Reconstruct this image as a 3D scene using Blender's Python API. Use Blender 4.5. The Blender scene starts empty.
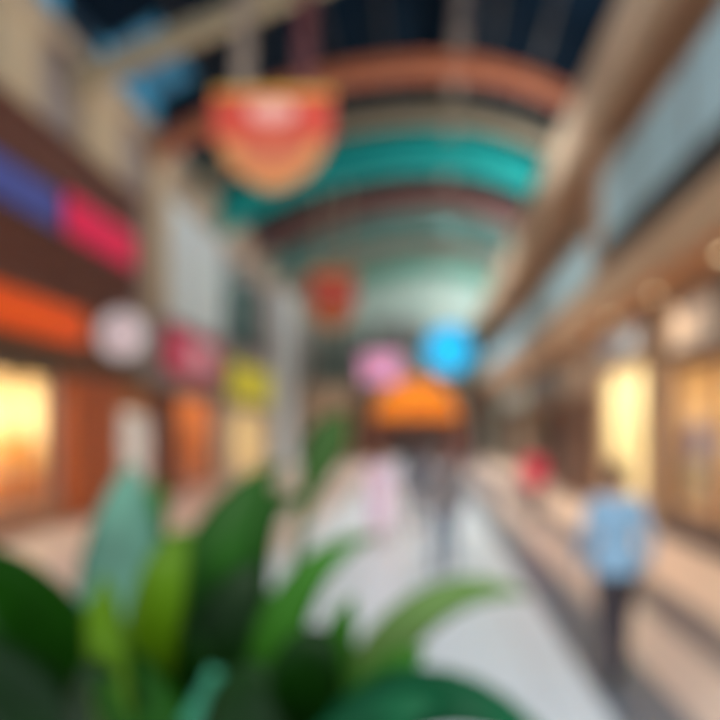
import bpy, bmesh, math, random
from mathutils import Vector, Matrix
random.seed(7)
C = bpy.context.scene.collection
F = 720.0; VX, VY, CH = 425.0, 430.0, 2.0      # focal length in px, vanishing point, eye height

def P(px, py, Y):
    return Vector(((px-VX)/F*Y, Y, CH+(VY-py)/F*Y))
def lin(c):
    return tuple(((v/255)/12.92 if v/255 <= .04045 else ((v/255+.055)/1.055)**2.4) for v in c)

MATS = {}
def mat(name, rgb, rough=.6, metal=0, emit=0, var=.12, scale=3.0, tile=None, trans=0, alpha=1):
    if name in MATS: return MATS[name]
    m = bpy.data.materials.new(name); m.use_nodes = True
    nt = m.node_tree; b = nt.nodes['Principled BSDF']
    col = lin(rgb)
    tc = nt.nodes.new('ShaderNodeTexCoord')
    nz = nt.nodes.new('ShaderNodeTexNoise'); nz.inputs['Scale'].default_value = scale
    nz.inputs['Detail'].default_value = 3
    nt.links.new(tc.outputs['Object'], nz.inputs['Vector'])
    rp = nt.nodes.new('ShaderNodeValToRGB')
    rp.color_ramp.elements[0].position = .3; rp.color_ramp.elements[1].position = .7
    rp.color_ramp.elements[0].color = (*[max(0, v*(1-var)) for v in col], 1)
    rp.color_ramp.elements[1].color = (*[min(1, v*(1+var)) for v in col], 1)
    nt.links.new(nz.outputs['Fac'], rp.inputs['Fac'])
    out = rp.outputs['Color']
    if tile:
        br = nt.nodes.new('ShaderNodeTexBrick')
        br.offset = 0; br.inputs['Scale'].default_value = 1
        br.inputs['Brick Width'].default_value = tile; br.inputs['Row Height'].default_value = tile
        br.inputs['Mortar Size'].default_value = .012
        br.inputs['Mortar'].default_value = (*[v*.6 for v in col], 1)
        nt.links.new(tc.outputs['Object'], br.inputs['Vector'])
        nt.links.new(out, br.inputs['Color1']); nt.links.new(out, br.inputs['Color2'])
        out = br.outputs['Color']
    nt.links.new(out, b.inputs['Base Color'])
    b.inputs['Roughness'].default_value = rough
    b.inputs['Metallic'].default_value = metal
    if emit:
        nt.links.new(out, b.inputs['Emission Color']); b.inputs['Emission Strength'].default_value = emit
    if trans: b.inputs['Transmission Weight'].default_value = trans
    if alpha < 1: b.inputs['Alpha'].default_value = alpha
    MATS[name] = m
    return m

def box(bm, x0, x1, y0, y1, z0, z1, mi=0):
    x0, x1 = min(x0, x1), max(x0, x1); y0, y1 = min(y0, y1), max(y0, y1); z0, z1 = min(z0, z1), max(z0, z1)
    v = [bm.verts.new(p) for p in ((x0,y0,z0),(x1,y0,z0),(x1,y1,z0),(x0,y1,z0),(x0,y0,z1),(x1,y0,z1),(x1,y1,z1),(x0,y1,z1))]
    for q in ((0,3,2,1),(4,5,6,7),(0,1,5,4),(1,2,6,5),(2,3,7,6),(3,0,4,7)):
        f = bm.faces.new([v[i] for i in q]); f.material_index = mi
def prism(bm, pts, y0, y1, axis='y', mi=0):
    """outline pts in (a, z), extruded along axis from y0 to y1"""
    def mk(a, z, t): return (a, t, z) if axis == 'y' else (t, a, z)
    A = [bm.verts.new(mk(a, z, y0)) for a, z in pts]; B = [bm.verts.new(mk(a, z, y1)) for a, z in pts]
    n = len(pts)
    bm.faces.new(A).material_index = mi; bm.faces.new(B[::-1]).material_index = mi
    for i in range(n):
        bm.faces.new((A[i], B[i], B[(i+1) % n], A[(i+1) % n])).material_index = mi
def tube(bm, pts, rads, n=10):
    pts = [Vector(p) for p in pts]
    if not hasattr(rads, '__len__'): rads = [rads]*len(pts)
    rings = []
    for i, p in enumerate(pts):
        d = (pts[min(i+1, len(pts)-1)]-pts[max(i-1, 0)]).normalized()
        u = d.cross(Vector((0,0,1)) if abs(d.z) < .9 else Vector((1,0,0))).normalized(); w = d.cross(u)
        rings.append([bm.verts.new(p+(u*math.cos(2*math.pi*k/n)+w*math.sin(2*math.pi*k/n))*rads[i]) for k in range(n)])
    for a, b in zip(rings, rings[1:]):
        for k in range(n): bm.faces.new((a[k], a[(k+1) % n], b[(k+1) % n], b[k]))
    bm.faces.new(rings[0]); bm.faces.new(rings[-1][::-1])
def obj(name, bm, m, parent=None, smooth=False, bevel=0):
    me = bpy.data.meshes.new(name)
    bmesh.ops.recalc_face_normals(bm, faces=bm.faces)
    bm.to_mesh(me); bm.free()
    for k in (m if isinstance(m, (list, tuple)) else [m]): me.materials.append(k)
    if smooth:
        for p in me.polygons: p.use_smooth = True
    o = bpy.data.objects.new(name, me); C.objects.link(o)
    if parent: o.parent = parent; o.matrix_parent_inverse = Matrix.Translation(-parent.location) if parent.type == 'EMPTY' else Matrix.Identity(4)
    if bevel:
        md = o.modifiers.new('bevel', 'BEVEL'); md.width = bevel; md.segments = 2; md.limit_method = 'ANGLE'
    return o
def struct(name, bm, m, parent=None, **k):
    o = obj(name, bm, m, parent, **k)
    if not parent: o['kind'] = 'structure'
    return o
def thing(name, label, cat, loc=(0,0,0), group=None):
    o = bpy.data.objects.new(name, None); C.objects.link(o); o.location = loc; o.empty_display_size = .2
    return tag(o, label, cat, group)
def tag(o, label, cat, group=None):
    o['label'] = label; o['category'] = cat
    if group: o['group'] = group
    return o
def B(): return bmesh.new()

XL, XR = -8.0, 4.7
YE = 52.0

# ---------------------------------------------------------------- materials
beige = mat('beige_stone', (196,178,156), .7, var=.08)
greyb = mat('grey_plaster', (160,148,142), .7, var=.08)
brown = mat('brown_cladding', (104,56,38), .6, var=.15)
rust = mat('rust_timber', (176,84,32), .5, var=.15)
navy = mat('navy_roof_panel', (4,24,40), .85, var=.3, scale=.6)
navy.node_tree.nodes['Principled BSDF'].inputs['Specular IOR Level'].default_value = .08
white = mat('white_plaster', (222,228,228), .6, var=.04)
dark = mat('dark_metal', (52,46,44), .5, var=.1)
steel = mat('brushed_steel', (150,150,150), .35, metal=.8, var=.05)
glass = mat('clear_glass', (225,238,238), .05, trans=1, alpha=.22, var=.0)
frost = mat('frosted_balustrade_glass', (176,206,210), .45, var=.08, alpha=.88)
wood = mat('warm_timber_soffit', (176,122,78), .5, var=.15)

# ---------------------------------------------------------------- floor
bm = B()
def fs(x0, x1, mi): box(bm, x0, x1, -3, YE, -.2, 0, mi)
fs(-11, -2.3, 0); fs(-2.3, 1.3, 1); fs(1.3, 1.85, 2); fs(1.85, 2.45, 0); fs(2.45, 3.05, 3); fs(3.05, 7.6, 4)
floor = struct('floor', bm, [mat('beige_floor_tile', (196,172,156), .35, tile=.9, var=.06),
    mat('pale_floor_tile', (206,212,214), .3, tile=.9, var=.05),
    mat('slate_floor_tile', (92,98,106), .35, tile=.45, var=.1),
    mat('mauve_floor_strip', (98,88,90), .4, tile=.45, var=.1),  # darker strip along the floor
    mat('peach_glow_floor_tile', (214,184,160), .35, tile=.9, var=.06)])  # warm glow of the sunny strip is put into this colour

# ---------------------------------------------------------------- walls with openings
def wall(name, x0, x1, ya, yb, za, zb, holes, m):
    bm = B(); ys = sorted({ya, yb, *[h[0] for h in holes], *[h[1] for h in holes]})
    for a, b in zip(ys, ys[1:]):
        hs = sorted([h for h in holes if h[0] <= a and h[1] >= b], key=lambda h: h[2]); z = za
        for h in hs:
            if h[2] > z: box(bm, x0, x1, a, b, z, h[2])
            z = h[3]
        if z < zb: box(bm, x0, x1, a, b, z, zb)
    return struct(name, bm, m)
LH = [(12.0, 15.6, .45, 3.2), (18.3, 20.9, 0, 2.5), (22.4, 27.6, 0, 3.2), (29.0, 36.5, 0, 2.9), (38.5, 45, 0, 2.9),
      (28.6, 35.6, 5.6, 8.8)]
wall('wall_left', XL-.3, XL, 8, YE, 0, 10.2, LH, greyb)
RH = [(9.5, 14.2, .35, 3.3), (15.0, 19.4, .25, 3.6), (25.2, 30, 0, 3.0), (35, 42, 0, 3.0), (8, 20, 5.75, 8.2), (22, 34, 5.75, 8.2)]
wall('wall_right', XR, XR+.3, 4, YE, 0, 8.5, RH, mat('taupe_wall', (170,150,130), .7, var=.08))
# end wall
bm = B(); box(bm, -9, 6, YE, YE+.3, 0, 14.2)
struct('wall_end', bm, mat('pale_teal_wall', (200,222,214), .6, var=.05))

# ---------------------------------------------------------------- roof shell + arches
XC = .4
def zarch(x, apex): # flatter towards the left spring
    d = x-XC; R = 14.5 if d < 0 else 7.6
    return apex-R+math.sqrt(R*R-d*d)
def arch(bm, x0, x1, apex, thick, ya, yb, n=36):
    pts = [(x0+(x1-x0)*i/n) for i in range(n+1)]
    R = [[], [], [], []]
    for x in pts:
        z = zarch(x, apex)
        for k, (zz, yy) in enumerate(((z, ya), (z, yb), (z-thick, yb), (z-thick, ya))): R[k].append(bm.verts.new((x, yy, zz)))
    for i in range(n):
        for k in range(4): bm.faces.new((R[k][i], R[(k+1) % 4][i], R[(k+1) % 4][i+1], R[k][i+1]))
    bm.faces.new([R[k][0] for k in range(4)]); bm.faces.new([R[k][n] for k in range(4)][::-1])
XA, XB, AP = -7.75, 5.0, 13.9
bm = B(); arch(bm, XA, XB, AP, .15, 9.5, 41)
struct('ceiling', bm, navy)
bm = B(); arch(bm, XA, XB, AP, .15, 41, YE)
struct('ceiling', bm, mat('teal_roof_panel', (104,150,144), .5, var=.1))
bm = B()                                     # glazing bars across the roof
for x in (-6, -4.4, -2.8, -1.2, 2.0, 3.4): box(bm, x-.05, x+.05, 9.5, YE, zarch(x, AP)-.28, zarch(x, AP)-.12)
struct('trim_1', bm, dark)
bm = B(); box(bm, XC+.35, XC+.75, 16.2, YE, 12.85, 13.15)
tag(obj('ridge_beam', bm, mat('pale_ridge', (128,120,112), .6)), 'long pale grey ridge beam running under the middle of the dark ceiling', 'beam')
bm = B()
for sx in (-1, 1):
    xe = -7.7 if sx < 0 else 4.9; ze = 9.45 if sx < 0 else 12.5
    prism(bm, [(XC, 13.35), (XC, 12.95), (xe, ze), (xe, ze+.42)], 15.7, 16.1)
tag(obj('rafter', bm, mat('olive_beige', (172,156,124), .6)), 'straight olive-beige rafter rising from the left wall across the top left corner', 'rafter')
AR = [('orange_brown', (172,100,66), 20.6, .5, 'orange-brown curved ceiling arch above the red shield banner'),
      ('khaki', (120,112,92), 23.6, .6, 'dull khaki ceiling arch between the orange-brown and the bright teal ones'),
      ('teal', (0,160,156), 26.9, 1.42, 'wide bright teal ceiling arch, the boldest of the row'),
      ('plum_brown', (124,88,82), 32.0, .95, 'plum-brown ceiling arch just beyond the bright teal one'),
      ('grey_teal', (88,136,130), 35.8, .85, 'muted grey-teal ceiling arch beyond the plum-brown one'),
      ('stone', (142,140,124), 40.2, .95, 'stone-coloured ceiling arch near the far end'),
      ('mint', (110,168,150), 46.5, 1.1, 'mint-green ceiling arch farthest away before the pale end wall')]
for nme, col, Y, t, lab in AR:
    bm = B(); arch(bm, XA+.12, XB-.1, 12.3+t/2+.1, t, Y-.25, Y+.25)
    tag(obj('ceiling_arch', bm, mat('arch_'+nme, col, .7, var=.06)), lab, 'ceiling arch')

for k, (a, b) in enumerate(((12.6, 15.0), (17.4, 20.4))):       # blue skylight panes low on the left of the roof
    bm = B(); arch(bm, -7.7, -6.5, AP-.16, .05, a, b, 8)
    struct('window_%d' % (k+30), bm, mat('blue_skylight', (36,122,160), .4, emit=.14, var=.2))
# left cornice and clerestory
bm = B(); box(bm, XL-.3, -7.62, 8, YE, 10.2, 10.55); box(bm, XL, XL+.1, 21.7, YE, 9.3, 10.2)
struct('trim_2', bm, beige)
bm = B(); box(bm, -7.78, -7.7, 12, YE, 10.55, zarch(-7.74, AP)-.02)
struct('wall_clerestory', bm, mat('dark_blue_band', (20,52,74), .5, var=.2))
bluep = mat('blue_clerestory_pane', (70,160,200), .3, emit=.25, var=.15)
tealp = mat('teal_clerestory_pane', (70,170,160), .3, emit=.2, var=.15)
for i, (a, b, m) in enumerate(((12.9, 15.2, bluep), (16.9, 20.6, bluep), (24.4, 26.3, tealp), (27.6, 31, tealp), (34, 37, tealp))):
    bm = B(); box(bm, -7.7, -7.66, a, b, 10.62, 11.3)
    w = struct('window_%d' % (i+20), bm, m)
    bm = B()
    for yy in (a, (a+b)/2, b): box(bm, -7.7, -7.62, yy-.03, yy+.03, 10.57, 11.33)
    box(bm, -7.7, -7.62, a, b, 10.56, 10.62); box(bm, -7.7, -7.62, a, b, 11.3, 11.36)
    obj('window_frame', bm, dark, w)

# right beam over the upper gallery, gallery slab, fascia
bm = B(); box(bm, 3.4, 3.75, 5, YE, 8.5, 9.6)
struct('trim_3', bm, mat('sand_beam', (208,182,152), .6, var=.1))
bm = B(); box(bm, 3.75, XR+.3, 4, YE, 8.5, 8.7)
struct('ceiling', bm, mat('gallery_ceiling', (178,138,108), .6, var=.12))
bm = B(); box(bm, 3.75, 5.1, 5, YE, 9.4, 9.6)
struct('ceiling', bm, navy)
bm = B(); box(bm, 3.6, XR, 4, YE, 4.5, 5.2); 
struct('floor_gallery', bm, [mat('gallery_fascia', (184,150,116), .55, var=.1)])
bm = B(); box(bm, 3.68, XR, 4, YE, 4.47, 4.5)
struct('ceiling_gallery', bm, wood)
# gallery balustrades: one per bay
bays = [(6, 10), (10, 15), (15.6, 19), (19, 23), (23, 29), (29, 36), (36, 44), (44, 51.6)]
names = ['nearest bay at the right edge of the picture', 'second bay, over the lit display windows', 'third bay, right of the ceiling arches',
         'fourth bay from the viewer', 'fifth bay from the viewer', 'sixth bay from the viewer', 'seventh bay, near the far end', 'last bay, against the far end wall']
for (a, b), nm in zip(bays, names):
    t = thing('balustrade', 'frosted pale glass balustrade on upper gallery, '+nm, 'balustrade', (3.66, a, 5.2), 'balustrades along the upper gallery')
    zc, zg = (5.78, 7.2) if b <= 15 else (5.32, 6.3)
    bm = B(); box(bm, 3.62, 3.72, a+.02, b-.02, 5.2, zc); obj('base_channel', bm, dark, t)
    n = max(1, round((b-a)/2)); s = (b-a)/n
    for k in range(n):
        bm = B(); box(bm, 3.655, 3.685, a+k*s+.05, a+(k+1)*s-.05, zc, zg); obj('glass_panel', bm, frost, t)
        bm = B(); box(bm, 3.64, 3.70, a+k*s-.02+.04, a+k*s+.05, zc, zg+.02); obj('post', bm, steel, t)
    bm = B(); tube(bm, [(3.67, a+.02, zg+.04), (3.67, b-.02, zg+.04)], .035); obj('handrail', bm, mat('rail_wood', (150,110,76), .4), t, smooth=True)
bm = B(); box(bm, 3.62, 4.1, 15.05, 15.55, 5.2, 8.5); box(bm, 3.58, 4.14, 15.0, 15.6, 5.2, 5.4); box(bm, 3.58, 4.14, 15.0, 15.6, 8.3, 8.5)
tag(obj('column', bm, mat('gallery_column', (170,134,104), .6), bevel=.01), 'square tan column on upper gallery where the tall glass ends', 'column')

# lower fascia fins
# ---------------------------------------------------------------- shop interiors
def room(name, side, a, b, z0, z1, depth, m, mfl, light, power, more=0):
    b += more
    xw = XL-.3 if side < 0 else XR+.3
    xb = xw+side*depth; bm = B()
    box(bm, xb, xb+side*.1, a-.1, b+.1, z0, z1+.3)
    box(bm, xw, xb, a-.1, a, z0, z1+.3); box(bm, xw, xb, b, b+.1, z0, z1+.3)
    struct('wall_shop', bm, m)
    bm = B(); box(bm, xw, xb, a, b, z1+.2, z1+.3); struct('ceiling_shop', bm, white)
    if z0 > 1:
        bm = B(); box(bm, xw, xb, a, b, z0-.1, z0); struct('floor_shop', bm, m)
    l = bpy.data.lights.new('shop_lamp', 'AREA'); l.shape = 'RECTANGLE'
    l.size = abs(depth)*.6; l.size_y = (b-a)*.7; l.energy = power; l.color = light
    o = bpy.data.objects.new('shop_lamp', l); C.objects.link(o); o.location = ((xw+xb)/2, (a+b)/2, z1+.12)
    return xw, xb
def frame(idx, side, a, b, z0, z1, m, mull=1, pane=True):
    xw = XL-.2 if side < 0 else XR+.1
    bm = B(); w = .09
    box(bm, xw, xw+.1, a, a+w, z0, z1); box(bm, xw, xw+.1, b-w, b, z0, z1)
    box(bm, xw, xw+.1, a+w, b-w, z1-w, z1); box(bm, xw, xw+.1, a+w, b-w, z0, z0+w)
    for k in range(mull):
        y = a+(b-a)*(k+1)/(mull+1); box(bm, xw, xw+.1, y-.03, y+.03, z0+w, z1-w)
    f = struct('window_%d' % idx, bm, m)
    if pane:
        bm = B(); box(bm, xw+.04, xw+.055, a+w, b-w, z0+w, z1-w); obj('pane', bm, glass, f)
warm = (1, .87, .7); cream = mat('cream_shop_wall', (250,226,176), .7, var=.1); 
peachw = mat('orange_shop_wall', (236,150,84), .7, var=.15)
W = 1.0
room('s', -1, 12.0, 15.6, 0, 3.2, 2.6, cream, None, (1,.9,.74), 320, 2.3); frame(1, -1, 12, 15.6, .45, 3.2, dark, 2)
room('s', -1, 18.3, 20.9, 0, 2.5, 2.2, mat('pale_shop_wall', (214,206,196), .7), None, (1,.95,.9), 120)
room('s', -1, 22.4, 27.6, 0, 3.2, 2.6, peachw, None, (1,.85,.65), 170); frame(3, -1, 22.4, 27.6, 0, 3.2, brown, 3)
room('s', -1, 29.0, 36.5, 0, 2.9, 2.6, cream, None, (1,.9,.7), 170); frame(4, -1, 29, 36.5, 0, 2.9, beige, 4)
room('s', -1, 38.5, 45, 0, 2.9, 2.6, cream, None, (1,.92,.8), 130); frame(5, -1, 38.5, 45, 0, 2.9, beige, 3)
room('s', -1, 28.6, 35.6, 5.6, 8.8, 2.0, mat('sea_green_wall', (96,128,124), .7), None, (.8,1,1), 50); frame(6, -1, 28.6, 35.6, 5.6, 8.8, dark, 3)
room('s', 1, 9.5, 14.2, 0, 3.3, 2.4, mat('amber_shop_wall', (214,178,122), .7, var=.2), None, warm, 170, .6); frame(7, 1, 9.5, 14.2, .35, 3.3, brown, 1)
room('s', 1, 15.0, 19.4, 0, 3.6, 2.2, mat('ivory_shop_wall', (255,236,190), .7), None, (1,.94,.82), 200); frame(8, 1, 15, 19.4, .25, 3.6, mat('tan_frame', (186,150,110), .5), 1)
room('s', 1, 25.2, 30, 0, 3.0, 2.6, mat('charcoal_shop_wall', (60,58,54), .7), None, (.9,1,1), 30); frame(9, 1, 25.2, 30, 0, 3.0, dark, 2)
room('s', 1, 35, 42, 0, 3.0, 2.6, mat('grey_shop_wall', (160,150,140), .7), None, (1,.95,.9), 90); frame(10, 1, 35, 42, 0, 3.0, dark, 3)
room('s', 1, 8, 20, 5.75, 8.2, 2.2, mat('umber_wall', (110,76,56), .7), None, warm, 60); frame(11, 1, 8, 20, 5.75, 8.2, dark, 5)
room('s', 1, 22, 34, 5.75, 8.2, 2.2, mat('umber_wall', (110,76,56), .7), None, warm, 60); frame(12, 1, 22, 34, 5.75, 8.2, dark, 5)

# door of the small left shop
t = thing('shop_door', 'white framed glass shop door between rust-coloured posts under the round white sign', 'door', (XL-.2, 19.4, 0))
bm = B(); box(bm, XL-.2, XL-.12, 18.9, 19.0, 0, 2.4); box(bm, XL-.2, XL-.12, 20.3, 20.4, 0, 2.4); box(bm, XL-.2, XL-.12, 19.0, 20.3, 2.3, 2.4); box(bm, XL-.2, XL-.12, 19.0, 20.3, 0, .2)
obj('door_frame', bm, white, t)
bm = B(); box(bm, XL-.17, XL-.15, 19.0, 20.3, .2, 2.3); obj('pane', bm, mat('milky_glass', (226,230,228), .4, alpha=.7), t)
bm = B(); tube(bm, [(XL-.06, 19.15, .8), (XL-.06, 19.15, 1.5)], .02); box(bm, XL-.12, XL-.05, 19.13, 19.17, .85, .89); box(bm, XL-.12, XL-.05, 19.13, 19.17, 1.41, 1.45); obj('handle', bm, steel, t)

# ---------------------------------------------------------------- left facade pieces
bm = B(); box(bm, XL, XL+.3, 8, 19.3, 5.55, 8.2)
box(bm, XL, XL+.22, 8, 19.3, 4.75, 5.55); box(bm, XL, XL+.4, 8, 19.35, 8.05, 8.2)
struct('trim_4', bm, brown)
bm = B(); box(bm, XL, XL+.25, 8, 18.2, 3.75, 4.75); struct('trim_5', bm, mat('rust_panel', (150,74,30), .6))
bm = B(); box(bm, XL, XL+.1, 18.25, 20.95, 2.5, 3.2); struct('trim_7', bm, mat('ochre_header', (172,104,48), .6))
bm = B(); box(bm, XL, XL+.15, 8, 20.1, 3.2, 3.75); struct('trim_6', bm, mat('dark_olive_panel', (84,66,48), .6))
bm = B(); box(bm, XL, XL+.25, 8, 15.6, 0, .45); struct('baseboard_left', bm, mat('tan_plinth', (166,112,80), .6))
for k, (a, b) in enumerate(((15.7, 18.2), (21.0, 22.3), (27.7, 28.9))):
    bm = B(); box(bm, XL, XL+.3, a, b, 0, 3.2); box(bm, XL, XL+.36, a-.05, b+.05, 0, .2); box(bm, XL, XL+.36, a-.05, b+.05, 3.0, 3.2)
    tag(obj('pilaster', bm, [rust, brown, beige][k], bevel=.01), ['wide rust-orange timber-clad pilaster beside the glowing left shop window',
        'narrow brown pilaster left of the shop with the crimson sign', 'slim beige pilaster between the crimson and yellow-green shop signs'][k], 'pilaster')
for k, (a, b) in enumerate(((13.0, 14.4), (16.5, 18.3), (20.6, 21.6))):
    bm = B(); box(bm, XL, XL+.3, a, b, 8.2 if k < 2 else 5.4, 10.2); box(bm, XL, XL+.38, a-.08, b+.08, 9.95, 10.2); box(bm, XL, XL+.38, a-.08, b+.08, 8.2, 8.35)
    tag(obj('pilaster', bm, mat('light_sand_stone', (206,184,150), .6, var=.05), bevel=.01), ['light sandstone pilaster above the brown shopfront, at the top left corner',
        'light sandstone pilaster above the brown shopfront, right above the magenta sign', 'tall pale sandstone pilaster just past the end of the brown shopfront'][k], 'pilaster')
# white cladding panels and far column
bm = B()
for k in range(3): box(bm, XL, XL+.12, 22.0+k*2.05, 24.0+k*2.05, 5.5, 9.25)
tag(obj('wall_cladding', bm, mat('glossy_white_panel', (236,246,248), .3, var=.03), bevel=.02), 'bright white cladding panels on the upper left wall above the crimson sign', 'wall panel')
bm = B(); box(bm, XL, XL+.7, 37.5, 40.5, 0, 9.3); box(bm, XL, XL+.8, 37.3, 40.7, 0, .4); box(bm, XL, XL+.8, 37.3, 40.7, 8.9, 9.3)
tag(obj('column', bm, white, bevel=.02), 'tall whitish square column on the far left, past the yellow-green sign', 'column')

# ---------------------------------------------------------------- signs on the left (side-facing boxes; plates as parts)
def sign(name, label, x, a, b, z0, z1, m, frame_m, side=1, marks=None, r=0):
    t = thing(name, label, 'sign', (x, (a+b)/2, z0))
    d = side
    bm = B(); box(bm, x, x+d*.12, a, b, z0, z1); obj('sign_box', bm, frame_m, t, bevel=.01)
    bm = B(); box(bm, x+d*.12, x+d*.15, a+.05, b-.05, z0+.05, z1-.05); fp = obj('face_panel', bm, m, t, bevel=.01)
    if marks:
        bm = B()
        for (u0, u1, v0, v1) in marks:
            box(bm, x+d*.15, x+d*.165, a+(b-a)*u0, a+(b-a)*u1, z0+(z1-z0)*v0, z0+(z1-z0)*v1)
        obj('emblem', bm, marks_m, fp)
    return t
marks_m = mat('pale_pink_mark', (232,200,206), .5, emit=.2)
sign('shop_sign', 'indigo-blue illuminated sign panel on the brown fascia at the left edge', XL+.3, 11.8, 15.0, 6.1, 6.95, mat('indigo', (66,74,150), .4, emit=.25), dark)
sign('shop_sign', 'magenta illuminated sign panel on the brown fascia', XL+.3, 15.1, 18.8, 6.1, 7.1, mat('magenta', (218,2,74), .5, emit=.4), dark)
sign('shop_sign', 'long orange illuminated sign over the glowing left shop window', XL+.25, 10.5, 16.1, 3.85, 4.65, mat('vivid_orange', (234,84,4), .6, emit=.35), rust)
sign('shop_sign', 'crimson sign with a pale pink mark over the orange shop', XL, 21.8, 27.2, 3.75, 5.3, mat('crimson', (196,50,82), .4, emit=.4), dark, marks=[(.42,.8,.3,.72)])
sign('shop_sign', 'yellow-green sign over the cream shop farther down the left side', XL, 28.95, 36.8, 3.22, 4.9, mat('chartreuse', (200,190,30), .4, emit=.4), dark)
def disc(name, label, c, r, axis, m, rim, depth=.2, mark=None, n=40):
    t = thing(name, label, 'sign', c)
    def ring(rr, d0, d1, mm, nm):
        bm = B(); pts = [(c[0 if axis == 'y' else 1]+rr*math.cos(2*math.pi*k/n), c[2]+rr*math.sin(2*math.pi*k/n)) for k in range(n)]
        prism(bm, pts, d0, d1, axis); obj(nm, bm, mm, t)
    if axis == 'y':
        ring(r, c[1]-depth/2, c[1]+depth/2, rim, 'rim'); ring(r*.93, c[1]-depth/2-.03, c[1]-depth/2, m, 'face_panel')
        if mark: ring(r*.45, c[1]-depth/2-.05, c[1]-depth/2-.03, mark, 'emblem')
    else:
        ring(r, c[0], c[0]+depth, rim, 'rim'); ring(r*.93, c[0]+depth, c[0]+depth+.03, m, 'face_panel')
        if mark: ring(r*.4, c[0]+depth+.03, c[0]+depth+.05, mark, 'emblem')
    return t
t = disc('projecting_sign', 'round white projecting sign with pale pink centre at the end of the brown shopfront', (-7.2, 17.2, 4.27), .6, 'y', mat('sign_white', (226,218,218), .5, emit=.3), steel, mark=marks_m)
bm = B(); box(bm, -7.76, -7.7, 17.1, 17.3, 4.1, 4.45); obj('wall_bracket', bm, dark, t)
# end-of-hall signs
def bigdisc(px, py, Y, rp, *a, **k):
    c = P(px, py, Y); return disc(a[0], a[1], tuple(c), rp/F*Y, 'y', a[2], a[3], **k)
t = bigdisc(449, 350, 44, 26, 'round_sign', 'bright cyan round sign hanging at the far end of the hall', mat('cyan', (20,180,236), .4, emit=.6), steel)
c = P(449, 350, 44)
for dx in (-.6, .6): bm = B(); tube(bm, [(c.x+dx, 44, c.z+1.5), (c.x+dx, 44, zarch(c.x+dx, AP)-.15)], .03, 6); obj('hanging_rod', bm, steel, t)
def endsign(label, px0, px1, py0, py1, Y, m, rods=True):
    a, b = P(px0, py1, Y), P(px1, py0, Y)
    t = thing('hanging_sign' if rods else 'wall_sign', label, 'sign', ((a.x+b.x)/2, Y, a.z))
    bm = B(); box(bm, a.x, b.x, Y-.1, Y+.1, a.z, b.z); obj('sign_box', bm, dark, t, bevel=.02)
    bm = B(); box(bm, a.x+.06, b.x-.06, Y-.13, Y-.1, a.z+.06, b.z-.06); obj('face_panel', bm, m, t)
    if rods:
        for x in (a.x+.3, b.x-.3): bm = B(); tube(bm, [(x, Y, b.z), (x, Y, zarch(x, AP)-.15)], .03, 6); obj('hanging_rod', bm, steel, t)
endsign('pink rectangular sign left of the cyan disc at the far end', 360, 402, 352, 384, 45, mat('pink', (236,160,200), .4, emit=.4))
endsign('dark grey wide board above the pink sign on the far wall', 374, 424, 322, 346, 51.88, mat('slate_board', (150,152,152), .5), False)

# orange awning entrance at the far end (barrel portal)
c = P(416, 432, 46); rr = 2.5; z0 = 2.0
t = thing('arched_portal', 'orange barrel-arched entrance portal with brown side posts at the far end', 'archway', (c.x, 46, 0))
def arc(r, n=20, zb=2.75, s=.95): return [(c.x+r*math.cos(math.pi*k/n), zb+r*s*math.sin(math.pi*k/n)) for k in range(n+1)]
bm = B(); o_, i_ = arc(rr+.2), arc(rr-1.5)
for k in range(20):
    prism(bm, [o_[k], o_[k+1], i_[k+1], i_[k]], 45.6, 46.1)
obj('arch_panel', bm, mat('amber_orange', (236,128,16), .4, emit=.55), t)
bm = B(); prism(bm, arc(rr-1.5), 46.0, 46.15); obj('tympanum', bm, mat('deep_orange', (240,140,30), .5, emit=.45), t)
for s in (-1, 1):
    bm = B(); x = c.x+s*(rr+.0); box(bm, x-.35, x+.35, 45.6, 46.1, 0, 2.75); box(bm, x-.42, x+.42, 45.5, 46.2, 0, .25); obj('post', bm, mat('redbrown', (130,64,44), .6), t, bevel=.02)
bm = B(); box(bm, c.x-rr+.35, c.x+rr-.35, 45.7, 46, 2.4, 2.7); obj('lintel', bm, mat('redbrown', (130,64,44), .6), t)
for x0, x1, nm in ((c.x-rr-1.5, c.x-rr-.5, 'left'), (c.x+rr+.5, c.x+rr+1.5, 'right')):
    bm = B(); box(bm, x0, x1, 46.4, 46.8, 0, 4.6); box(bm, x0-.08, x1+.08, 46.35, 46.85, 4.4, 4.7)
    tag(obj('pier', bm, mat('umber_pier', (104,72,58), .6), bevel=.02), 'umber brown pier standing %s of the orange arched portal' % nm, 'pillar')
bm = B(); box(bm, c.x-2.6, c.x+2.6, 51.7, 51.95, 0, 3.6); dr_ = struct('crowd_tone_panel', bm, mat('mauve_brown_backing', (120,98,92), .6))  # backing added in the brown-grey tone of the distant crowd
bm = B(); box(bm, c.x-2.6, c.x-2.4, 51.6, 51.7, 0, 3.6); box(bm, c.x+2.4, c.x+2.6, 51.6, 51.7, 0, 3.6); box(bm, c.x-2.6, c.x+2.6, 51.6, 51.7, 3.4, 3.6); box(bm, c.x-.05, c.x+.05, 51.6, 51.7, 0, 3.4); obj('door_frame', bm, dark, dr_)  # bars framing the crowd-toned backing
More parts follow.
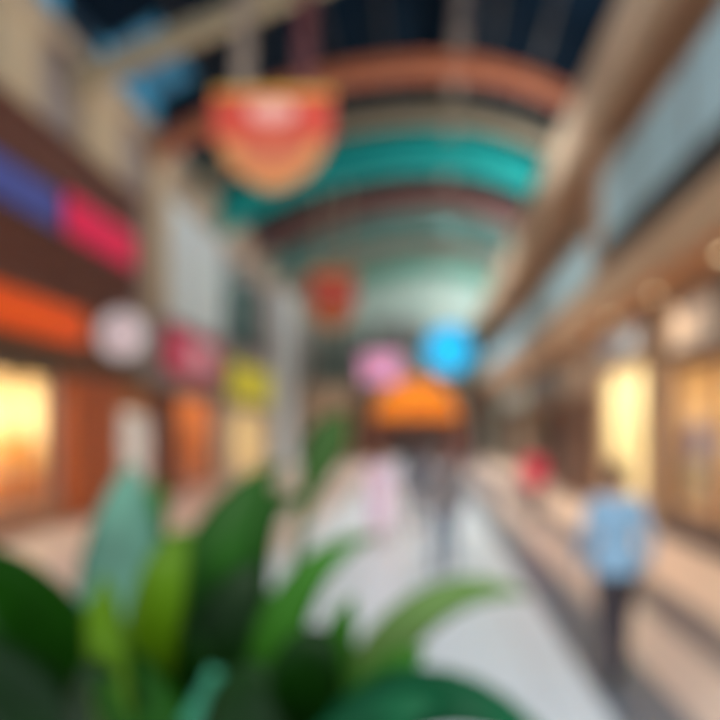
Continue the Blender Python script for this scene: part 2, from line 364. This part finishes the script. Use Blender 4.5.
# end wall shopfront under the second banner
bm = B(); box(bm, -7.95, -4.2, 47.4, 47.7, 0, 5.0); box(bm, -7.95, -4.1, 47.2, 47.7, 3.6, 5.0)
tag(obj('shopfront', bm, mat('peach_front', (226,196,166), .6)), 'peach-coloured shopfront block at the far left end of the hall', 'shopfront')
bm = B()
for k in range(4): box(bm, -7.7+k*.9, -7.0+k*.9, 51.8, 51.98, 5.6, 9.2)
tag(obj('wall_cladding', bm, mat('grey_green_panel', (130,140,132), .5)), 'grey-green vertical panels on the far wall behind the small red banner', 'wall panel')

# ---------------------------------------------------------------- hanging banners
red = mat('banner_red', (216,66,42), .6, emit=.06); oran = mat('banner_orange', (222,146,80), .6, emit=.03); yel = mat('banner_yellow', (226,176,64), .6, emit=.08)  # slight glow added to the banner panels, which are no lamps
def banner(label, px0, px1, pt, pm, pb, Y, straps):
    a, b = P(px0, pm, Y), P(px1, pt, Y); zb = P(0, pb, Y).z; cx = (a.x+b.x)/2; w = (b.x-a.x)/2
    t = thing('hanging_banner', label, 'banner', (cx, Y, zb), 'shield-shaped hanging banners')
    n = 14; up = [(a.x, a.z), (a.x, b.z-.06*w), (a.x+.06*w, b.z), (b.x-.06*w, b.z), (b.x, b.z-.06*w), (b.x, a.z)]
    bm = B(); prism(bm, up, Y-.05, Y+.05); obj('upper_panel', bm, red, t)
    low = [(cx+w*.92*(lambda c: c*(.55+.45*abs(c)))(math.cos(math.pi*k/n)), a.z-(a.z-zb)*math.sin(math.pi*k/n)**1.1) for k in range(n+1)]
    bm = B(); prism(bm, low, Y-.045, Y+.045); obj('lower_panel', bm, oran, t)
    bm = B(); lo2 = [(cx+w*.6*math.cos(math.pi*k/n), a.z-(a.z-zb)*.6*math.sin(math.pi*k/n)**.8) for k in range(n+1)]
    prism(bm, lo2, Y-.06, Y-.045); obj('emblem', bm, mat('banner_amber', (214,110,70), .6), t)
    bm = B(); box(bm, a.x, b.x, Y-.07, Y+.07, b.z, b.z+.12); obj('top_bar', bm, yel, t)
    bm = B(); e = [(cx+w*.42*math.cos(2*math.pi*k/24), (a.z+b.z)/2+.1*w+w*.2*math.sin(2*math.pi*k/24)) for k in range(24)]
    prism(bm, e, Y-.07, Y-.05); obj('emblem', bm, mat('pale_coral', (246,176,160), .6, emit=.1), t)
    for x, m in straps:
        xx = cx+w*x; bm = B(); s = .14*w; box(bm, xx-s, xx+s, Y-.02, Y+.02, b.z+.12, zarch(xx, AP)-.15); obj('strap', bm, m, t)
    return t
dr = mat('dark_red_strap', (98,40,40), .6); br_ = mat('pale_strap', (150,130,112), .6)
banner('large red and orange shield-shaped banner hanging at the upper left', 214, 332, 97, 140, 190, 14.2, [(-.5, br_), (.55, dr)])
banner('small distant red-orange banner hanging above the far left shops', 310, 355, 274, 308, 330, 30.0, [(-.5, br_), (.55, br_)])

# ---------------------------------------------------------------- right side signs and shopfront details
def rsign(label, a, b, z0, z1, m, x=XR): sign('shop_sign', label, x, a, b, z0, z1, m, dark, side=-1)
rsign('pale sand sign panel over the right display window, near the picture edge', 11.2, 13.4, 3.4, 4.25, mat('sand_sign', (226,204,178), .5, emit=.2))
rsign('pale grey-blue sign over the brightly lit ivory window', 15.02, 18.6, 3.7, 4.35, mat('greyblue_sign', (180,190,196), .5, emit=.2))
rsign('pale green-grey sign over the far right shops', 32, 46, 3.05, 4.2, mat('greengrey_sign', (178,190,180), .5, emit=.15))
rsign('dark slate sign over the charcoal shop entrance on the right', 25, 30.5, 3.1, 4.3, mat('slate_sign', (84,98,104), .5))
for k, (a, b) in enumerate(((14.25, 14.95), (19.5, 24.9), (30.1, 34.8))):
    bm = B(); box(bm, XR-.18, XR, a, b, 0, 3.0 if k else 4.4); box(bm, XR-.24, XR, a-.03, b+.03, 0, .22)
    tag(obj('pilaster', bm, [mat('tan_frame', (186,150,110), .5), mat('umber_cladding', (112,76,54), .6), mat('ochre_cladding', (140,112,84), .6)][k], bevel=.01),
        ['slim tan pilaster between the two lit windows on the right', 'wide umber panelled pier right of the charcoal shop entrance', 'ochre brown pier past the charcoal shop entrance on the right'][k], 'pilaster')
for k, (a, b) in enumerate(((9.4, 14.2), (15, 19.4))):
    bm = B(); box(bm, XR-.12, XR, a, b, 0, [.35, .25][k]); struct('baseboard_right', bm, mat('dark_plinth', (92,76,68), .6))

def panel_poster(label, a, b, z0, z1, m):
    t = thing('display_poster', label, 'poster', (XR+.5, (a+b)/2, z0))
    bm = B(); box(bm, XR+.5, XR+.56, a, b, z0, z1); obj('board', bm, m, t)
    bm = B(); box(bm, XR+.48, XR+.6, a-.04, a, .5, z1); obj('stand', bm, steel, t); bm = B(); box(bm, XR+.48, XR+.6, b, b+.04, .5, z1); obj('stand', bm, steel, t)
panel_poster('amber orange display board low in the right shop window', 12.2, 12.65, .6, .95, mat('amber_board', (220,150,70), .6))

# ---------------------------------------------------------------- mannequins / people
def sph(bm, c, r, sub=1, sc=(1,1,1)):
    bmesh.ops.create_icosphere(bm, subdivisions=sub, radius=r, matrix=Matrix.Translation(c) @ Matrix.Diagonal((*sc, 1)))
def limb(bm, pts, rads, sc=(1,1,1)):
    for i in range(len(pts)-1):
        a, b = Vector(pts[i]), Vector(pts[i+1]); ra, rb = rads[i], rads[i+1]
        n = max(2, int((b-a).length/(min(ra, rb)*.45)))
        for k in range(n+1):
            f = k/n; sph(bm, a.lerp(b, f), ra+(rb-ra)*f, 2, sc)
def remesh(bm, name, m, vox, loc, rz, parent, scale=1, sm=3, cut=None):
    me = bpy.data.meshes.new(name); bm.to_mesh(me); bm.free()
    o = bpy.data.objects.new(name, me); C.objects.link(o)
    md = o.modifiers.new('r', 'REMESH'); md.mode = 'VOXEL'; md.voxel_size = vox; md.use_smooth_shade = True
    s = o.modifiers.new('s', 'SMOOTH'); s.iterations = sm; s.factor = .5
    bpy.context.view_layer.update()
    dg = bpy.context.evaluated_depsgraph_get()
    nm = bpy.data.meshes.new_from_object(o.evaluated_get(dg)); o.modifiers.clear(); o.data = nm
    if cut:
        q = bmesh.new(); q.from_mesh(nm)
        g = bmesh.ops.bisect_plane(q, geom=q.verts[:]+q.edges[:]+q.faces[:], plane_co=(0,0,cut), plane_no=(0,0,-1), clear_outer=True)
        bmesh.ops.holes_fill(q, edges=[e for e in g['geom_cut'] if isinstance(e, bmesh.types.BMEdge)])
        q.to_mesh(nm); q.free()
    nm.materials.clear(); nm.materials.append(m)
    for p in nm.polygons: p.use_smooth = True
    o.parent = parent
    return o
def person(label, loc, rz, shirt, pants, hairc, skin=(196,146,116), h=1.72, stride=.22, vox=.012, longhair=False, skirt=False, bag=None, name='person', cat='person', sleeves=.55):
    t = thing(name, label, cat, loc); t.rotation_euler.z = rz; k = h/1.72; t.scale = (k, k, k)
    sk = mat('skin_%d_%d_%d' % skin, skin, .6, var=.04)
    man = name == 'mannequin'
    H = [(.10*s, stride*s*.0, .90) for s in (-1, 1)]
    legs = []
    for s in (-1, 1):
        fy = stride*s
        hip = Vector((.095*s, 0, .90)); ank = Vector((.10*s, fy, .09 if s > 0 else .13))
        knee = Vector((.10*s, fy*.45+.05, .49)); toe = ank+Vector((.01*s, .17, -.055)); heel = ank+Vector((0, -.05, -.05))
        if s < 0: toe.z = .035; ank.z = .12; heel.z = .075
        else: toe.z = .03; heel.z = .035
        legs.append((hip, knee, ank, toe, heel))
    arms = []
    for s in (-1, 1):
        sh = Vector((.168*s, 0, 1.40)); el = Vector((.235*s, -.02-.05*s*stride/.22, 1.13)); wr = Vector((.245*s, .10-.09*s*stride/.22, .89))
        arms.append((sh, el, wr))
    b = B()
    # torso, neck, head
    limb(b, [(0,0,.92), (0,.0,1.08), (0,-.01,1.28), (0,0,1.38)], [.125, .105, .125, .10], (1.18, .78, 1))
    limb(b, [(-.14,0,1.395), (.14,0,1.395)], [.055, .055]); limb(b, [(0,-.01,1.38), (0,.01,1.53)], [.06, .052])
    sph(b, Vector((0,.015,1.615)), .105, 3, (.76, .92, 1.1)); sph(b, Vector((0,.045,1.555)), .062, 2, (.85,.9,.8))
    sph(b, Vector((0,.118,1.595)), .014, 1, (.9,1.2,1.6)); sph(b, Vector((0,.104,1.562)), .016, 1, (1.5,.7,.5))
    for s in (-1, 1): sph(b, Vector((.082*s,.01,1.605)), .026, 1, (.35,.7,1.1))
    for hip, knee, ank, toe, heel in legs:
        limb(b, [hip, knee, ank], [.085, .055, .038]); limb(b, [heel, ank], [.032, .038]); limb(b, [heel, toe], [.033, .028])
    for (sh, el, wr), s in zip(arms, (-1, 1)):
        limb(b, [sh, el, wr], [.05, .037, .026])
        d = (wr-el).normalized(); pa = wr+d*.045
        limb(b, [wr, pa+d*.04], [.026, .03], (.62, 1, 1))
        root = wr+d*.06
        for q, ln in enumerate((.066, .078, .072, .055)):
            r0 = root+Vector((0, -.027+.018*q, 0)); a1 = r0+d*ln*.6+Vector((-.004*s, 0, 0)); a2 = a1+(d+Vector((-.45*s, .1, 0))).normalized()*ln*.5
            limb(b, [r0, a1, a2], [.0095, .0085, .007])
        th = wr+d*.03+Vector((-.005*s, .022, 0)); limb(b, [th, th+d*.03+Vector((-.01*s, .022, 0)), th+d*.062+Vector((-.018*s, .026, 0))], [.012, .0105, .0085])
    remesh(b, 'body', sk, vox, loc, rz, t)
    # shirt
    sm_ = mat('cloth_%d_%d_%d' % shirt, shirt, .8, var=.08, scale=8)
    b = B()
    limb(b, [(0,0,.84), (0,0,.95), (0,.0,1.08), (0,-.01,1.28), (0,0,1.38)], [.17, .162, .132, .142, .10], (1.2, .82, 1))
    limb(b, [(-.14,0,1.395), (.14,0,1.395)], [.064, .064])
    for sh, el, wr in arms:
        if sleeves > .6: limb(b, [sh, el, el.lerp(wr, .88)], [.06, .05, .04])
        else: limb(b, [sh, sh.lerp(el, .85)], [.066, .058])
    remesh(b, 'shirt', sm_, max(vox, .014), loc, rz, t, cut=.85)
    pm = mat('cloth_%d_%d_%d' % pants, pants, .8, var=.08, scale=8)
    b = B()
    if skirt:
        limb(b, [(0,0,.98), (0,0,.86), (0,0,.45)], [.13, .165, .22], (1.1, .85, 1)); 
        remesh(b, 'skirt', pm, .016, loc, rz, t)
    else:
        limb(b, [(0,0,.90), (0,0,.96)], [.138, .13], (1.18, .8, 1))
        for hip, knee, ank, toe, heel in legs: limb(b, [hip, knee, ank+Vector((0,0,.02))], [.1, .074, .062])
        remesh(b, 'trousers', pm, max(vox, .014), loc, rz, t)
    if not man:
        b = B()
        sph(b, Vector((0,-.012,1.64)), .108, 3, (.8,.92,1.02)); sph(b, Vector((0,-.04,1.58)), .085, 2, (.85,.75,1))
        if longhair: limb(b, [(0,-.05,1.6), (0,-.08,1.42), (0,-.085,1.34)], [.09, .075, .05], (1.1,.7,1))
        for v in list(b.verts):
            if v.co.y > .05 and v.co.z < 1.66: v.co.y = .04
        remesh(b, 'hair', mat('hair_%d_%d_%d' % hairc, hairc, .6), .012, loc, rz, t)
        for s in (-1, 1):
            b = B(); sph(b, Vector((.03*s, .105, 1.618)), .011, 2)
            obj('eye', b, mat('eye_dark', (40,30,26), .3), t).matrix_parent_inverse = Matrix.Identity(4)
        for hip, knee, ank, toe, heel in legs:
            b = B(); limb(b, [heel+Vector((0,0,.006)), toe+Vector((0,.01,.006))], [.042, .036])
            limb(b, [heel+Vector((0,.01,.02)), ank+Vector((0,.02,-.01))], [.046, .046])
            remesh(b, 'shoe', mat('shoe_dark', (44,40,40), .5), .012, loc, rz, t)
    if bag:
        b = B(); limb(b, [(.26,-.02,.86), (.26,-.02,.68)], [.06,.075], (.7,1.5,1)); limb(b, [(.16,0,1.47), (.24,.02,1.2), (.27,.0,.9)], [.012,.012,.012])
        g = remesh(b, 'bag', mat('bag_%d' % bag[0], bag, .6), .01, loc, rz, thing('shoulder_bag', 'dark shoulder bag hanging at the side of the walker in light blue', 'bag', loc))
        g.parent.rotation_euler.z = rz
    return t
def at(px, Y): return ((px-VX)/F*Y, Y, 0)
person('person in a light blue top and dark trousers walking away on the right', at(616, 5.75), .05, (130,164,188), (58,50,54), (52,38,32), vox=.008, h=1.74, stride=.2, sleeves=1)
person('person in a grey-brown jacket and blue jeans walking in the middle of the hall', at(444, 10.0), -.05, (112,102,100), (84,98,116), (70,56,48), h=1.74, sleeves=1)
person('person in dark navy clothes farther along the hall, left of the one in jeans', at(414, 14.5), .1, (58,62,78), (64,66,78), (40,34,32), h=1.7, sleeves=1)
person('person in a pale lilac-pink dress at the left side of the pale floor', at(380, 12.8), math.pi, (222,190,210), (216,184,206), (90,62,50), h=1.62, stride=.1, longhair=True, skirt=True)
person('person in a bright red top walking by the shops on the right', at(533, 15.2), .2, (228,50,84), (92,72,72), (60,40,34), h=1.66, sleeves=1)
person('person in a brown-grey coat beneath the far orange portal', at(436, 24), .0, (120,100,96), (84,78,84), (50,40,36), h=1.72, sleeves=1)
person('person in a dusty rose top far back at right of the portal', at(462, 27), .1, (160,120,112), (96,84,84), (50,40,36), h=1.7, sleeves=1)
# mannequins in the right window
mz = .0
person('display mannequin in a blue top and pale green trousers in the right window', (5.42, 14.35, .5), 1.9, (88,116,180), (160,176,150), (0,0,0), skin=(226,220,214), h=1.86, stride=.05, name='mannequin', cat='mannequin')
person('display mannequin in a pale grey top at the picture edge of the right window', (5.42, 13.2, .5), 1.7, (190,190,200), (150,130,110), (0,0,0), skin=(226,220,214), h=1.8, stride=.05, name='mannequin', cat='mannequin')
bm = B(); box(bm, XR+.35, XR+1.6, 9.6, 14.7, 0, .5); tag(obj('display_platform', bm, mat('honey_platform', (206,160,100), .6), bevel=.01), 'honey-coloured display platform under the window mannequins', 'platform')
# left shop display counter with boxes
t = thing('display_counter', 'orange display counter inside the glowing left shop', 'counter', (-9.4, 16.2, 0))
bm = B(); box(bm, -9.8, -9.1, 14.6, 17.6, 0, 1.1); obj('body', bm, mat('counter_orange', (250,150,50), .5), t, bevel=.02)
bm = B(); box(bm, -9.85, -9.05, 14.55, 17.65, 1.1, 1.16); obj('top', bm, cream, t)
for k in range(5):
    bm = B(); y = 14.8+k*.55; hh = [.5, .7, .45, .8, .55][k]; box(bm, -9.65, -9.3, y, y+.42, 1.16, 1.16+hh)
    tag(obj('display_box', bm, mat('box_%d' % k, [(250,170,60), (240,140,40), (252,190,90), (244,150,60), (250,200,120)][k], .6), bevel=.01),
        'amber display box on the orange counter, %s from the left' % ['first', 'second', 'third', 'fourth', 'fifth'][k], 'box', 'boxes on the shop counter')
# shelving in orange shop
t = thing('shelf_unit', 'tall rust-orange shelf unit inside the shop under the crimson sign', 'shelf', (-9.6, 25, 0))
bm = B()
for y in (24.2, 26.8): box(bm, -10.0, -9.5, y-.05, y+.05, 0, 2.6)
obj('side_panel', bm, rust, t)
for k in range(5): bm = B(); box(bm, -10.0, -9.5, 24.25, 26.75, .1+k*.6, .15+k*.6); obj('shelf', bm, rust, t)
bm = B(); box(bm, -10.02, -9.98, 24.2, 26.8, 0, 2.6); obj('back_panel', bm, mat('burnt_orange', (200,90,40), .6), t)

# ---------------------------------------------------------------- plants in the foreground
def leafmesh(p0, p1, p2, w, fold=.18, n=14, face=0.0, tipe=.75, spoon=False):
    bm = B(); p0, p1, p2 = map(Vector, (p0, p1, p2))
    q1 = p1*2-(p0+p2)/2; th = .0012
    rows = []
    for i in range(n+1):
        t = i/n; c = p0*(1-t)**2+q1*2*t*(1-t)+p2*t*t
        d = ((q1-p0)*(1-t)+(p2-q1)*t).normalized()
        vw = Vector((math.sin(face), -math.cos(face), .25)).normalized()
        s = d.cross(vw).normalized(); nn = s.cross(d).normalized()
        ww = w/2*(math.sin(math.pi*min(1, .12+t*.88))**tipe)*(1 if t < .98 else .35)
        if spoon: ww = w/2*(.2+.8*math.exp(-((t-.84)/.13)**2))*(1 if t < .9 else math.sqrt(max(0, 1-((t-.9)/.1)**2)))
        ww = max(ww, .003)
        wav = math.sin(t*9)*.04*w
        rows.append([bm.verts.new(c+s*k*ww+nn*((abs(k)*fold*ww)+o+wav*k)) for k, o in ((-1, 0), (-.5, th), (0, th-.1*fold*ww), (.5, th), (1, 0), (.5, -th), (0, -th-.1*fold*ww), (-.5, -th))])
    for a, b in zip(rows, rows[1:]):
        for k in range(8): bm.faces.new((a[k], a[(k+1) % 8], b[(k+1) % 8], b[k]))
    bm.faces.new(rows[0]); bm.faces.new(rows[-1][::-1])
    return bm
def leafmat(nm, rgb): 
    m = mat(nm, rgb, .4, var=.3, scale=6); 
    m.node_tree.nodes['Principled BSDF'].inputs['Specular IOR Level'].default_value = .12
    return m
LG = {'d': leafmat('leaf_dark', (26,74,8)), 'k': leafmat('leaf_deep', (12,44,4)), 'm': leafmat('leaf_mid', (50,104,24)), 'y': leafmat('leaf_lime', (74,108,6)),
      't': leafmat('leaf_bluegreen', (88,132,112)), 'e': leafmat('leaf_emerald', (10,76,44)), 'o': leafmat('leaf_olive', (90,118,60)), 's': leafmat('leaf_moss', (46,80,24)), 'g': leafmat('leaf_sea', (60,136,104))}
def plant(label, planter_label, base, leaves, px0):
    X, Y, Z = base
    t = thing('planter', planter_label, 'planter', (X, Y, 0))
    bm = B(); s = .2; zt = Z-.02
    v = []
    for (hw, z) in ((.10, 0), (.10, .05), (.145, zt), (.145, zt), (.125, zt), (.12, zt-.08)):
        v.append([bm.verts.new((X+a*hw, Y+b*hw, z)) for a, b in ((-1,-1),(1,-1),(1,1),(-1,1))])
    for a, b in zip(v, v[1:]):
        for k in range(4): bm.faces.new((a[k], a[(k+1) % 4], b[(k+1) % 4], b[k]))
    bm.faces.new(v[0]); bm.faces.new(v[-1])
    obj('pot', bm, mat('planter_grey', (90,88,84), .6), t, bevel=.004)
    bm = B(); box(bm, X-.123, X+.123, Y-.123, Y+.123, zt-.09, zt-.05); obj('soil', bm, mat('soil', (50,36,26), .9, var=.4, scale=30), t)
    p = thing('potted_plant', label, 'plant', (X, Y, zt-.05))
    bm = B(); tube(bm, [(X, Y, zt-.06), (X+.01, Y, zt+.06), (X, Y, zt+.1)], [.03, .026, .018]); obj('stem', bm, LG['m'], p, smooth=True)
    for (mx, my, mY, tx, ty, tY, w, c, fc) in leaves:
        st = Vector((X+random.uniform(-.012, .012), Y+random.uniform(-.012, .012), zt+.03+random.uniform(0, .05)))
        obj('leaf', leafmesh(st, P(mx, my, mY), P(tx, ty, tY), w/F*mY*1.05, face=fc, spoon=(c == 's')), LG[c], p, smooth=True)
b1 = P(130, 905, 1.35); b2 = P(290, 920, 1.25)
plant('lush clump of broad dark green strap leaves filling the bottom left corner', 'tapered grey planter below the bottom left leaves', b1, [
    (55,660,1.15, -40,545,.95, 96,'d',.2), (40,715,1.1, -80,640,.9, 95,'k',.1), (70,690,1.2, 15,575,1.1, 78,'d',.0),
    (112,675,1.0, 98,588,1.0, 48,'y',-.2), (122,610,1.5, 132,462,1.6, 84,'t',.1), (152,640,1.12, 186,528,1.2, 54,'y',.1),
    (120,740,1.1, 90,660,.98, 90,'k',0), (205,760,1.1, 210,668,1.0, 74,'g',.1), (20,720,1.2, -10,600,1.2, 80,'d',.3), (100,720,1.3,60,640,1.3,60,'m',0),
    (150,560,1.7, 160,480,1.75, 30,'m',.3), (30,640,1.3, -20,560,1.35, 60,'m',.1)], 0)
plant('spreading broad-leaved green plant with long arching leaves at bottom centre', 'tapered grey planter below the bottom centre plant', b2, [
    (212,622,1.25, 285,462,1.35, 82,'d',.0), (296,570,1.4, 346,410,1.5, 46,'s',.0), (275,655,1.2, 372,535,1.25, 52,'m',-.1),
    (385,648,1.15, 528,596,1.2, 46,'o',.0), (380,712,1.05, 560,752,1.0, 66,'e',.1), (190,710,1.15, 175,600,1.15, 88,'k',.1),
    (230,690,1.2, 262,560,1.25, 86,'k',.2), (325,700,1.15, 352,598,1.15, 46,'m',.1), (300,715,1.1, 330,630,1.1, 86,'k',0),
    (355,735,1.1, 425,650,1.05, 62,'m',0), (160,730,1.05, 130,640,1.0, 80,'d',0), (250,745,1.0, 270,670,.95, 90,'k',0), (330,770,1.0,440,700,.95,80,'e',.1),
    (245,575,1.45, 310,500,1.5, 50,'d',.1)], 0)
bm = B()
bm.free()
# distant shrub pot at (330,430..480): small leafy plant standing in the hall
# ---------------------------------------------------------------- soffit spotlights, and lamps added to brighten the hall
def lamp(x, y, z, e, col, size=.5, tilt=0, sy=None):
    l = bpy.data.lights.new('lamp', 'AREA'); l.size = size; l.energy = e; l.color = col
    if sy: l.shape = 'RECTANGLE'; l.size_y = sy
    o = bpy.data.objects.new('added_lamp', l); C.objects.link(o); o.location = (x, y, z); o.rotation_euler = (0, tilt, 0)
def fixture(x, y, z, label):
    t = thing('ceiling_light', label, 'ceiling light', (x, y, z), 'recessed spotlights in the gallery soffit')
    bm = B(); tube(bm, [(x, y, z-.03), (x, y, z)], .09, 16); obj('trim_ring', bm, steel, t)
    bm = B(); tube(bm, [(x, y, z-.04), (x, y, z-.03)], .065, 16); obj('lens', bm, mat('lamp_lens', (255,226,180), .3, emit=6), t)
for k in range(9):
    y = 7+k*3.0
    fixture(4.15, y, 4.47, 'small round recessed spotlight in the timber soffit of the right gallery')
    s = bpy.data.lights.new('soffit_spot', 'SPOT'); s.energy = 60; s.color = (1, .8, .6); s.spot_size = 2.2; s.shadow_soft_size = .06; s.spot_blend = .6
    o = bpy.data.objects.new('soffit_spot', s); C.objects.link(o); o.location = (4.15, y, 4.4)
def added_light(x, y, z, energy, col, sx, sy, spread, up=False):
    l = bpy.data.lights.new('added_lamp', 'AREA'); l.shape = 'RECTANGLE'; l.size = sx; l.size_y = sy
    l.energy = energy; l.color = col; l.spread = math.radians(spread)
    o = bpy.data.objects.new('added_lamp', l); C.objects.link(o); o.location = (x, y, z)
    if up: o.rotation_euler = (0, math.radians(up), 0)
ords = ['nearest', 'second', 'third', 'fourth', 'farthest']
for k, y in enumerate((18.2, 29.4, 34, 38.2, 43.4)):
    x = XC+.55
    t = thing('ceiling_light', 'added flat linear light housing under the ridge beam, %s of five' % ords[k], 'ceiling light', (x, y, 12.8), 'added linear lights under the ridge beam')
    bm = B(); box(bm, x-.2, x+.2, y-1.2, y+1.2, 12.77, 12.85); obj('housing', bm, dark, t)
    added_light(x, y, 12.75, 420, (.93,.97,1), .36, 2.3, 90)  # area lamp added to brighten the hall, kept out of view by its spread
for y in (16, 24, 32, 42, 48):                 # unseen area lamps added above the right beam to brighten arches and left wall
    added_light(3.9, y, 9.7, 270 if y < 40 else 300, (1,.97,.94), .3, 5, 170, 130)
w = bpy.data.worlds.new('world'); bpy.context.scene.world = w; w.use_nodes = True
bg = w.node_tree.nodes['Background']; bg.inputs[0].default_value = (.82, .9, 1, 1); bg.inputs[1].default_value = 1.45
sn = bpy.data.lights.new('daylight', 'SUN'); sn.energy = 1.2; sn.angle = .3; sn.color = (1,.95,.88)
o = bpy.data.objects.new('daylight', sn); C.objects.link(o); o.rotation_euler = (math.radians(48), 0, math.radians(-6))

# ---------------------------------------------------------------- camera
cam = bpy.data.cameras.new('camera'); co = bpy.data.objects.new('camera', cam); C.objects.link(co)
co.location = (0, 0, CH); co.rotation_euler = (math.pi/2, 0, 0)
cam.sensor_width = 36; cam.lens = 36; cam.shift_x = -65/720; cam.shift_y = 70/720; cam.clip_start = .02; cam.clip_end = 300
cam.dof.use_dof = True; cam.dof.focus_distance = .15; cam.dof.aperture_fstop = 4.8
bpy.context.scene.camera = co
vs = bpy.context.scene.view_settings
vs.view_transform = 'Standard'; vs.look = 'None'; vs.gamma = 1; vs.exposure = -0.1; vs.use_curve_mapping = False
